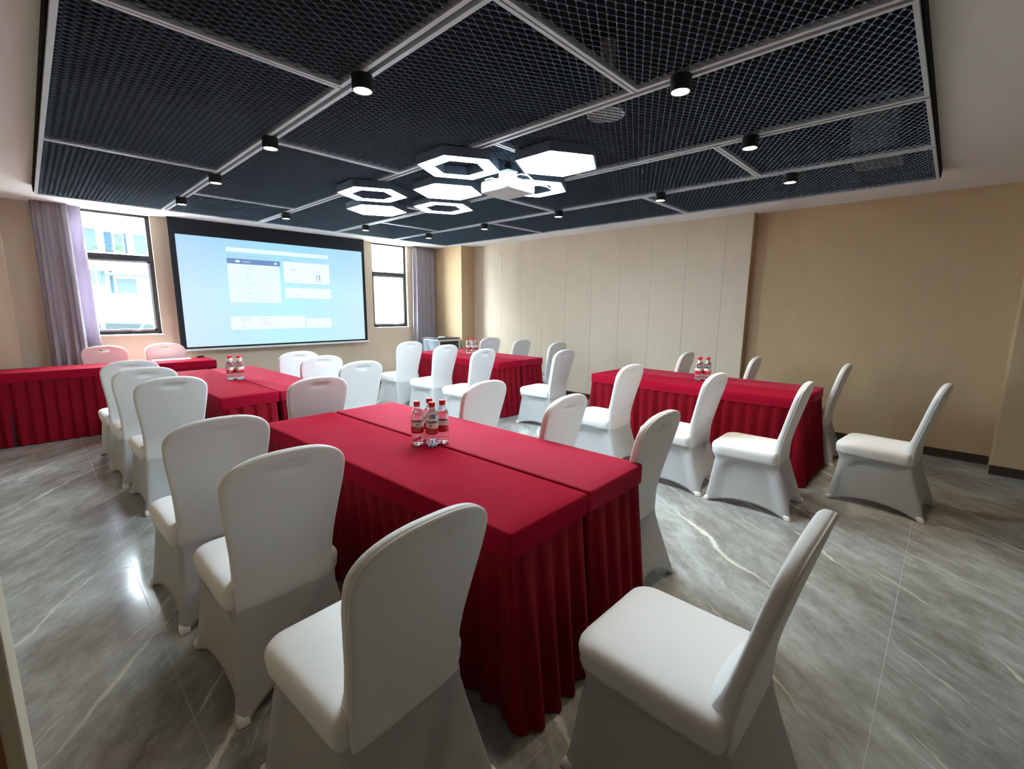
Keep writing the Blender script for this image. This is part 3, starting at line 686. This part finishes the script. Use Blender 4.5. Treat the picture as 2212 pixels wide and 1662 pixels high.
# ------------------------------------------------------------------ water bottles
def bottle(label, group):
    t = thing('water_bottle', (0, 0, 0), label, 'bottle', group)
    bm = bmesh.new()
    prof = [(.020, .002), (.028, .0), (.0325, .008), (.034, .018), (.0335, .030), (.0322, .034), (.0338, .039), (.0338, .048), (.0322, .052), (.0338, .057), (.0338, .064), (.0330, .066), (.0330, .128), (.0342, .131), (.0342, .137), (.0330, .141), (.0335, .150), (.0315, .165), (.0265, .182), (.0195, .198), (.0145, .206), (.0135, .214)]
    lathe(bm, prof); fin(bm, 'bottle_body', M['pet'], t, True)
    bm = bmesh.new(); lathe(bm, [(.018, .0035), (.027, .0025), (.0315, .010), (.0325, .03), (.0313, .034), (.0325, .04), (.0313, .052), (.0325, .058), (.032, .128), (.0325, .148), (.0305, .163), (.0262, .178)]); fin(bm, 'water', M['water'], t, True)
    bm = bmesh.new(); lathe(bm, [(.0168, .2125), (.0172, .214), (.0172, .233), (.0160, .2355)], 36); 
    fin(bm, 'cap', M['cap'], t, True)
    bm = bmesh.new(); lathe(bm, [(.0150, .2065), (.0162, .2085), (.0162, .2115), (.0150, .212)], 28); fin(bm, 'neck_ring', M['whiteplastic'], t, True)
    n = 40
    def band(za, zb, m, nm, wave_t=0, wave_b=0):
        bm = bmesh.new(); a, b = [], []
        for i in range(n):
            th = 2*PI*i/n; w = .003*math.sin(2*th+.6)
            a.append(bm.verts.new((.0336*math.cos(th), .0336*math.sin(th), za+w*wave_b))); b.append(bm.verts.new((.0336*math.cos(th), .0336*math.sin(th), zb+w*wave_t)))
        for i in range(n): bm.faces.new((a[i], a[(i+1) % n], b[(i+1) % n], b[i]))
        return fin(bm, nm, m, t, True)
    lb = band(.066, .101, M['labelred'], 'label', 1, 0); lb['label'] = 'red lower part of the label'
    lw = band(.101, .128, M['labelwhite'], 'label', 0, 1); lw['label'] = 'white upper part of the label'
    def wrap(me, z, rot=0):
        for v in me.vertices:
            th = -PI/2+v.co.x/.034+rot; v.co = Vector((.03405*math.cos(th), .03405*math.sin(th), z+v.co.y))
        return me
    for rot in (0, PI):
        me = text_mesh('农夫山泉', .0105); me.materials.clear(); me.materials.append(M['labelwhite']); link('label_text', wrap(me, .0865, rot), lb)
        bm = bmesh.new()
        for zz, w in ((.0805, .016), (.0755, .015)):
            vs_ = [bm.verts.new((-w+2*w*i/8, zz-.0835+.0 + dz, 0)) for dz in (0,) for i in range(9)]; vt = [bm.verts.new((-w+2*w*i/8, zz-.0835+.0011, 0)) for i in range(9)]
            for i in range(8): bm.faces.new((vs_[i], vs_[i+1], vt[i+1], vt[i]))
        me = D.meshes.new('label_text'); bm.to_mesh(me); bm.free(); me.materials.append(M['labelwhite']); link('label_text', wrap(me, .0835, rot), lb)
        bm = bmesh.new()      # green peak with a pale foot line
        tri = [(0, .0095), (-.0035, .003), (-.0085, -.0035), (-.002, -.0015), (0, .001), (.002, -.0015), (.0085, -.0035), (.0035, .003)]
        c0 = bm.verts.new((0, .0025, 0)); vs_ = [bm.verts.new((x, y, 0)) for x, y in tri]
        for i in range(8): bm.faces.new((c0, vs_[i], vs_[(i+1) % 8]))
        q = [bm.verts.new(p) for p in ((-.006, -.0065, 0), (.006, -.0065, 0), (.005, -.0048, 0), (-.005, -.0048, 0))]; bm.faces.new(q)
        me = D.meshes.new('label_emblem'); bm.to_mesh(me); bm.free(); me.materials.append(M['labelgreen']); link('label_emblem', wrap(me, .1135, rot), lw)
    return t
b0 = None
BT = [
 (1.372, 2.003, 45, 'clear water bottle with red cap, left front one of four on the foreground table', 'water bottles on the foreground table'),
 (1.415, 1.930, 30, 'clear water bottle with red cap, nearest the camera of the four on the foreground table', 'water bottles on the foreground table'),
 (1.488, 1.935, 100, 'clear water bottle with red cap, right one of four on the foreground table', 'water bottles on the foreground table'),
 (1.465, 2.020, 80, 'clear water bottle with red cap, hidden at the back of four on the foreground table', 'water bottles on the foreground table'),
 (1.315, 5.085, 50, 'left front water bottle of the four on the mid left table', 'water bottles on the mid left table'),
 (1.388, 5.058, 40, 'right front water bottle of the four on the mid left table', 'water bottles on the mid left table'),
 (1.345, 5.155, 50, 'left rear water bottle of the four on the mid left table', 'water bottles on the mid left table'),
 (1.418, 5.128, 90, 'right rear water bottle of the four on the mid left table', 'water bottles on the mid left table'),
 (4.757, 5.500, 50, 'left water bottle of the four on the back table', 'water bottles on the back table'),
 (4.790, 5.420, 40, 'front water bottle of the four on the back table', 'water bottles on the back table'),
 (4.868, 5.440, 40, 'right water bottle of the four on the back table', 'water bottles on the back table'),
 (4.835, 5.515, 70, 'rear water bottle of the four on the back table', 'water bottles on the back table'),
 (4.712, 1.835, 50, 'left front water bottle of the four on the right table', 'water bottles on the right table'),
 (4.755, 1.765, 40, 'right front water bottle of the four on the right table', 'water bottles on the right table'),
 (4.790, 1.850, 80, 'left rear water bottle of the four on the right table', 'water bottles on the right table'),
 (4.832, 1.785, 20, 'right rear water bottle of the four on the right table', 'water bottles on the right table'),
]
for x, y, rz, lab, grp in BT:
    rzr = math.radians(rz-80)
    if b0 is None: b0 = bottle(lab, grp); b0.location = (x, y, .7512); b0.rotation_euler = (0, 0, rzr)
    else: c = copy_tree(b0, (x, y, .7512), rzr, lab); c['group'] = grp

# ------------------------------------------------------------------ ceiling lights
def hexpts(r, rot=PI/2): return [(r*math.cos(rot+k*PI/3), r*math.sin(rot+k*PI/3)) for k in range(6)]
HX = [(2.262, 2.690, 1, 'lit hexagonal ring lamp, the large one left of the projector'),
      (2.255, 3.885, 1, 'lit hexagonal ring lamp, leftmost of the cluster'),
      (2.645, 3.300, 0, 'fully lit hexagonal lamp in the middle of the cluster, between two ring lamps'),
      (3.030, 3.860, 1, 'lit hexagonal ring lamp, lowest in the middle of the cluster'),
      (2.640, 4.470, 0, 'fully lit hexagonal lamp at the lower left of the cluster'),
      (2.660, 2.120, 0, 'large fully lit hexagonal lamp at the right of the cluster'),
      (3.045, 2.680, 1, 'lit hexagonal ring lamp partly hidden behind the projector')]
zb, zt = 2.486, 2.5485; KH = 1.0266; RH = .305*KH
for x, y, ring, lab in HX:
    x *= KH; y *= KH
    t = thing('hexagon_lamp', (x, y, zb), lab, 'lamp', 'hexagonal ceiling lamps')
    o1, i1 = hexpts(RH), hexpts(RH*.585)
    bm = bmesh.new()
    ringprism(bm, o1, hexpts(RH-.012), 0, zt-zb)
    if ring: ringprism(bm, hexpts(RH*.585+.008), i1, 0, zt-zb); ringprism(bm, hexpts(RH-.011), hexpts(RH*.585+.007), .03, zt-zb-.001)
    else: prism(bm, hexpts(RH-.011), .03, zt-zb-.001)
    fin(bm, 'housing', M['hexhousing'], t)
    bm = bmesh.new()
    if ring: ringprism(bm, hexpts(RH-.0115), hexpts(RH*.585+.0085), -.002, .029)
    else: prism(bm, hexpts(RH-.0115), -.002, .029)
    fin(bm, 'diffuser', M['hexlit'], t)
SPX = [1.215, 2.235, 3.275, 4.27]; SPY = [1.065, 2.145, 3.335, 4.59, 5.81]
SP = [(1.213, y) for y in SPY] + [(4.335, 1.075), (4.24, 2.13), (4.235, 3.335), (4.255, 4.572), (4.262, 5.797)] + [(2.231, 1.052), (3.267, 1.057), (2.226, 5.805), (3.273, 5.865)]
WH = {0: 'nearest, at the top edge of the picture', 1: 'large bright one at the upper left', 2: 'second from the large one towards the screen', 3: 'third towards the screen on the left rail', 4: 'last on the left rail, above the left window',
      5: 'rightmost, near the dark corner of the ceiling', 6: 'second on the right rail, above the wall column', 7: 'third on the right rail, right of the projector', 8: 'fourth on the right rail, below the projector', 9: 'last on the right rail, above the right window',
      10: 'large glowing one beside the round vent at the upper right', 11: 'bright warm one between the two at the right', 12: 'small one above the left part of the screen', 13: 'small one above the right part of the screen'}
s0 = None
for k, (x, y) in enumerate(SP):
    lab = 'black cylindrical ceiling spotlight, ' + WH[k]
    if s0 is None:
        s0 = thing('ceiling_spotlight', (x, y, ZC-.068), lab, 'spotlight', 'black spotlights on the ceiling rails')
        bm = bmesh.new(); n = 28; ringprism(bm, [(.048*math.cos(2*PI*i/n), .048*math.sin(2*PI*i/n)) for i in range(n)], [(.041*math.cos(2*PI*i/n), .041*math.sin(2*PI*i/n)) for i in range(n)], 0, .0675); cyl(bm, (0, 0), .041, .03, .067, n)
        fin(bm, 'housing', M['black'], s0)
        bm = bmesh.new(); cyl(bm, (0, 0), .040, .006, .010, 28); fin(bm, 'lens', M['spotlit'], s0)
    else: copy_tree(s0, (x, y, ZC-.068), None, lab)
    light('spotlight_beam', 'SPOT', (x, y, ZC-.075), energy=SPOT_W*({5: 9, 10: 5, 11: 9}.get(k, 2)), color=(1, .86, .66), spot_size=math.radians(120), spot_blend=1.0, shadow_soft_size=.03, dir=(0, 0, -1))

# ------------------------------------------------------------------ projector
pj = thing('projector', (2.635, 2.57, 2.33), 'white projector hanging from the ceiling among the hexagon lamps', 'projector')
bm = bmesh.new(); bx(bm, (-.145, -.15, 0), (.145, .15, .088), .016); fin(bm, 'body', M['projwhite'], pj)
bm = bmesh.new(); bx(bm, (-.15, .02, .086), (-.07, .10, .097), .004); bx(bm, (-.12, .06, .09), (-.09, .09, .108), .003); fin(bm, 'adjustment_knobs', M['projwhite'], pj)
bm = bmesh.new(); cyl(bm, (0, 0), .034, 0, .035, 24)
for v in bm.verts: v.co = Vector((v.co.x-.06, v.co.z+.148, v.co.y+.045))
fin(bm, 'lens', M['black'], pj)
bm = bmesh.new()
for i in range(7): bx(bm, (.1445, -.11+i*.03, .02), (.1465, -.092+i*.03, .07))
fin(bm, 'side_vent', M['greyplastic'], pj)
bm = bmesh.new(); bx(bm, (-.12, -.1485-.003, .02), (.02, -.149, .06)); fin(bm, 'port_panel', M['greyplastic'], pj)
bm = bmesh.new(); bx(bm, (-.055, -.055, .087), (.045, .045, .155), .004); bx(bm, (-.06, -.06, .155), (.05, .05, .163), .003); fin(bm, 'bracket', M['projwhite'], pj)
bm = bmesh.new()
for a, b in ((-.0555, -.02), (-.0555, .02)): bx(bm, (a-.001, b-.006, .115), (a+.001, b+.006, .121)); bx(bm, (-.02+b, -.0562, .13), (-.008+b, -.0548, .136))
fin(bm, 'bracket_slots', M['greyplastic'], pj)
bm = bmesh.new(); cyl(bm, (-.005, -.005), .018, .163, .30, 16); cyl(bm, (-.005, -.005), .028, .185, .21, 16); fin(bm, 'mounting_pole', M['black'], pj)
bm = bmesh.new(); tube(bm, [(.03, -.03, .13), (.07, -.06, .15), (.12, -.09, .145), (.16, -.11, .115), (.17, -.12, .08)], .006)
tube(bm, [(.10, -.148, .055), (.14, -.19, .06), (.19, -.23, .05), (.23, -.26, .02)], .005); fin(bm, 'cable', M['projwhite'], pj, True)

# ------------------------------------------------------------------ vents above the mesh
vt = thing('ceiling_vent', (2.74, 1.79, 2.72), 'round white perforated air vent showing through the mesh ceiling', 'vent')
bm = bmesh.new(); cyl(bm, (0, 0), .115, .0, .025, 32); cyl(bm, (0, 0), .05, .025, .44, 16); fin(bm, 'vent_body', M['greyplastic'], vt)
bm = bmesh.new(); n = 32; ringprism(bm, [(.122*math.cos(2*PI*i/n), .122*math.sin(2*PI*i/n)) for i in range(n)], [(.106*math.cos(2*PI*i/n), .106*math.sin(2*PI*i/n)) for i in range(n)], -.006, .002); fin(bm, 'vent_rim', M['whiteplastic'], vt)
bm = bmesh.new()
for i in range(-4, 5):
    w = math.sqrt(max(0, .106**2-(i*.023)**2)); bx(bm, (i*.023-.004, -w, -.004), (i*.023+.004, w, 0)); bx(bm, (-w, i*.023-.004, -.0045), (w, i*.023+.004, -.0005))
fin(bm, 'grille', M['whiteplastic'], vt)
va = thing('air_conditioner_grille', (5.0, .62, 2.70), 'rectangular grey air grille faintly visible through the mesh at the right corner', 'vent')
bm = bmesh.new(); ringprism(bm, [(-.28, -.16), (.28, -.16), (.28, .16), (-.28, .16)], [(-.25, -.13), (.25, -.13), (.25, .13), (-.25, .13)], 0, .02); fin(bm, 'grille_frame', M['greyplastic'], va)
bm = bmesh.new(); bx(bm, (-.27, -.15, .02), (.27, .15, .44)); fin(bm, 'duct', M['greyplastic'], va)
for i in range(6): box('slat', (-.25, -.115+i*.044, .004), (.25, -.10+i*.044, .012), M['greyplastic'], va)

# ------------------------------------------------------------------ cabinet in the corner
cb = thing('cabinet', (5.54, 7.2, 0), 'light steel cabinet with a dark front panel standing in the corner below the grey curtain', 'cabinet')
bm = bmesh.new(); bx(bm, (-.26, -.25, .03), (.26, .25, .865), .02); fin(bm, 'body', M['cabinet'], cb)
box('top', (-.265, -.255, .865), (.265, .255, .885), M['frame'], cb, bev=.004)
bm = bmesh.new()
for a in (((-.26, -.262, .05), (-.225, -.25, .86)), ((.225, -.262, .05), (.26, -.25, .86)), ((-.225, -.262, .825), (.225, -.25, .86)), ((-.225, -.262, .05), (.225, -.25, .085))): bx(bm, *a)
fin(bm, 'front_frame', M['cabframe'], cb)
box('front_panel', (-.224, -.257, .086), (.224, -.251, .824), M['black'], cb)['label'] = 'dark front panel'
for x in (-.19, .19):
    bm = bmesh.new(); cyl(bm, (0, 0), .01, 0, .008, 12)
    for v in bm.verts: v.co = Vector((v.co.x+x, -.257-v.co.z, v.co.y+.76))
    fin(bm, 'knob', M['steel'], cb)
for x in (-.22, .22):
    for y in (-.21, .21):
        bm = bmesh.new(); cyl(bm, (x, y), .02, 0, .03, 12); fin(bm, 'foot', M['black'], cb)
bm = bmesh.new(); lathe(bm, [(.05, 0), (.06, .006), (.058, .018), (.04, .024)], 24)
rt = fin(bm, 'remote_holder', M['whiteplastic'], None, True); rt.location = (5.46, 7.08, .8852); rt.scale = (1.3, .8, 1); tag(rt, 'small white oval device lying on top of the corner cabinet', 'device')

# ------------------------------------------------------------------ outside
gr = box('ground', (-60, YF+.3, -.45), (80, 90, -.25), M['concrete']); tag(gr, kind='structure')
ab = thing('apartment_building', (3.5, 30, -.25), 'pale overexposed building with balconies seen through the left window', 'building')
def ab_(name, lo, hi, m): return box(name, (lo[0]-3.5, lo[1]-30, lo[2]+.25), (hi[0]-3.5, hi[1]-30, hi[2]+.25), m, ab)
ab_('wall', (-12, 30.9, -.25), (14, 38, 14), M['facade'])
for z in (3.35, 5.15, 8.0, 11.0): ab_('balcony_slab', (-12, 29.6, z), (14, 30.95, z+.45 if z > 4 else z+.22), M['facade'])
for z in (3.9, ): ab_('balcony_parapet', (-12, 29.6, z-.35), (14, 29.72, z), M['facade'])
for x0, x1, z0, z1, m in ((1.2, 2.15, 3.9, 5.1, 'facademid'), (2.22, 2.75, 3.9, 5.1, 'facademid'), (2.95, 3.35, 3.9, 5.0, 'facadeblue'), (3.42, 3.75, 3.95, 4.95, 'facademid'), (3.8, 4.02, 3.9, 5.0, 'facadeblue'), (4.2, 4.9, 3.9, 5.0, 'facademid'),
                          (1.6, 2.2, 5.75, 7.4, 'facademid'), (2.6, 3.4, 5.7, 7.4, 'facademid'), (3.9, 4.6, 5.8, 7.4, 'facademid'), (1.8, 2.9, 2.35, 3.1, 'facademid'), (3.05, 3.2, 2.0, 3.1, 'facadeblue'), (3.3, 4.1, 2.0, 2.75, 'facademid'), (-2, 1.0, 4, 5, 'facademid')):
    f = ab_('window', (x0, 30.84, z0), (x1, 30.92, z1), M[m])
for x in (2.18, 2.85, 3.78): ab_('balcony_post', (x, 29.7, 3.9), (x+.07, 29.8, 5.15), M['facade'])
ab_('canopy', (2.8, 29.2, 2.85), (4.9, 30.9, 2.95), M['facademid'])
nb = thing('neighbouring_building', (19, 26, -.25), 'white overexposed building filling the view of the right window', 'building')
box('wall', (-5, 0, 0), (12, 8, 12), M['facade'], nb)
for i in range(4):
    for j in range(3): box('window', (-4+i*3.6, -.04, 3.2+j*3.1), (-2.4+i*3.6, .01, 4.8+j*3.1), M['facade'], nb)
for x, y, z, s, lab in ((3.33, 29.3, 3.95, .22, 'small green plant on the balcony ledge seen through the upper left window pane, right one'), (2.58, 29.3, 3.92, .17, 'small green plant on the balcony ledge, left one beside the curtain'), (2.40, 29.0, 3.0, .22, 'green shrub top beside the curtain in the lower pane of the left window')):
    pl = thing('potted_plant', (x, y, z), lab, 'plant'); rr = random.Random(int(x*100)); bm = bmesh.new()
    for k in range(90):
        a = rr.uniform(0, 2*PI); e = rr.uniform(.1, 1.4); d = Vector((math.cos(a)*math.cos(e), math.sin(a)*math.cos(e), math.sin(e)))*s*rr.uniform(.5, 1.3)
        q = Vector((rr.uniform(-1, 1), rr.uniform(-1, 1), rr.uniform(-1, 1))).normalized()*s*.2; p = d.cross(q).normalized()*s*.12
        bm.faces.new([bm.verts.new(d+v) for v in (-q, p, q, -p)])
    fin(bm, 'foliage', M['leaf'], pl)['kind'] = 'stuff'
    bm = bmesh.new(); zz = -.05 if z > 3.5 else -3.25
    cyl(bm, (0, 0), s*.45, min(zz, -.12) if z > 3.5 else -3.25, .02 if z > 3.5 else -2.8, 12, s*.6)
    if z < 3.5: cyl(bm, (0, 0), .03, -2.8, .05, 8)
    fin(bm, 'pot', M['facade'], pl)
car = thing('car', (.75, 12, -.25), 'silver parked car with dark glass at the bottom of the left window', 'car')
bm = bmesh.new(); prof = [(-2.1, .35), (-2.15, .75), (-1.9, .88), (-1.0, .95), (-.55, 1.38), (.2, 1.47), (.95, 1.40), (1.55, 1.0), (2.1, .9), (2.15, .5), (2.1, .35)]
a_ = [bm.verts.new((x, -.85 if z < 1 else -.68, z)) for x, z in prof]; b_ = [bm.verts.new((x, .85 if z < 1 else .68, z)) for x, z in prof]
for i in range(len(prof)): j = (i+1) % len(prof); bm.faces.new((a_[i], a_[j], b_[j], b_[i]))
bm.faces.new(a_[::-1]); bm.faces.new(b_); bmesh.ops.recalc_face_normals(bm, faces=bm.faces[:])
fin(bm, 'car_body', M['carpaint'], car)
bm = bmesh.new()
for pts in (((-.85, .98), (.15, .98), (.15, 1.38), (-.5, 1.33)), ((.22, .98), (1.3, 1.0), (.9, 1.33), (.22, 1.38))):
    vs_ = [bm.verts.new((x, -.87 + (z-.95)*.42 - .012, z)) for x, z in pts]; bm.faces.new(vs_)
fin(bm, 'side_window', M['carglass'], car)
for x in (-1.35, 1.35):
    for y in (-.80, .80):
        bm = bmesh.new(); cyl(bm, (0, 0), .33, -.1, .1, 20)
        for v in bm.verts: v.co = Vector((v.co.x+x, y+v.co.z, v.co.y+.33))
        fin(bm, 'wheel', M['black'], car)
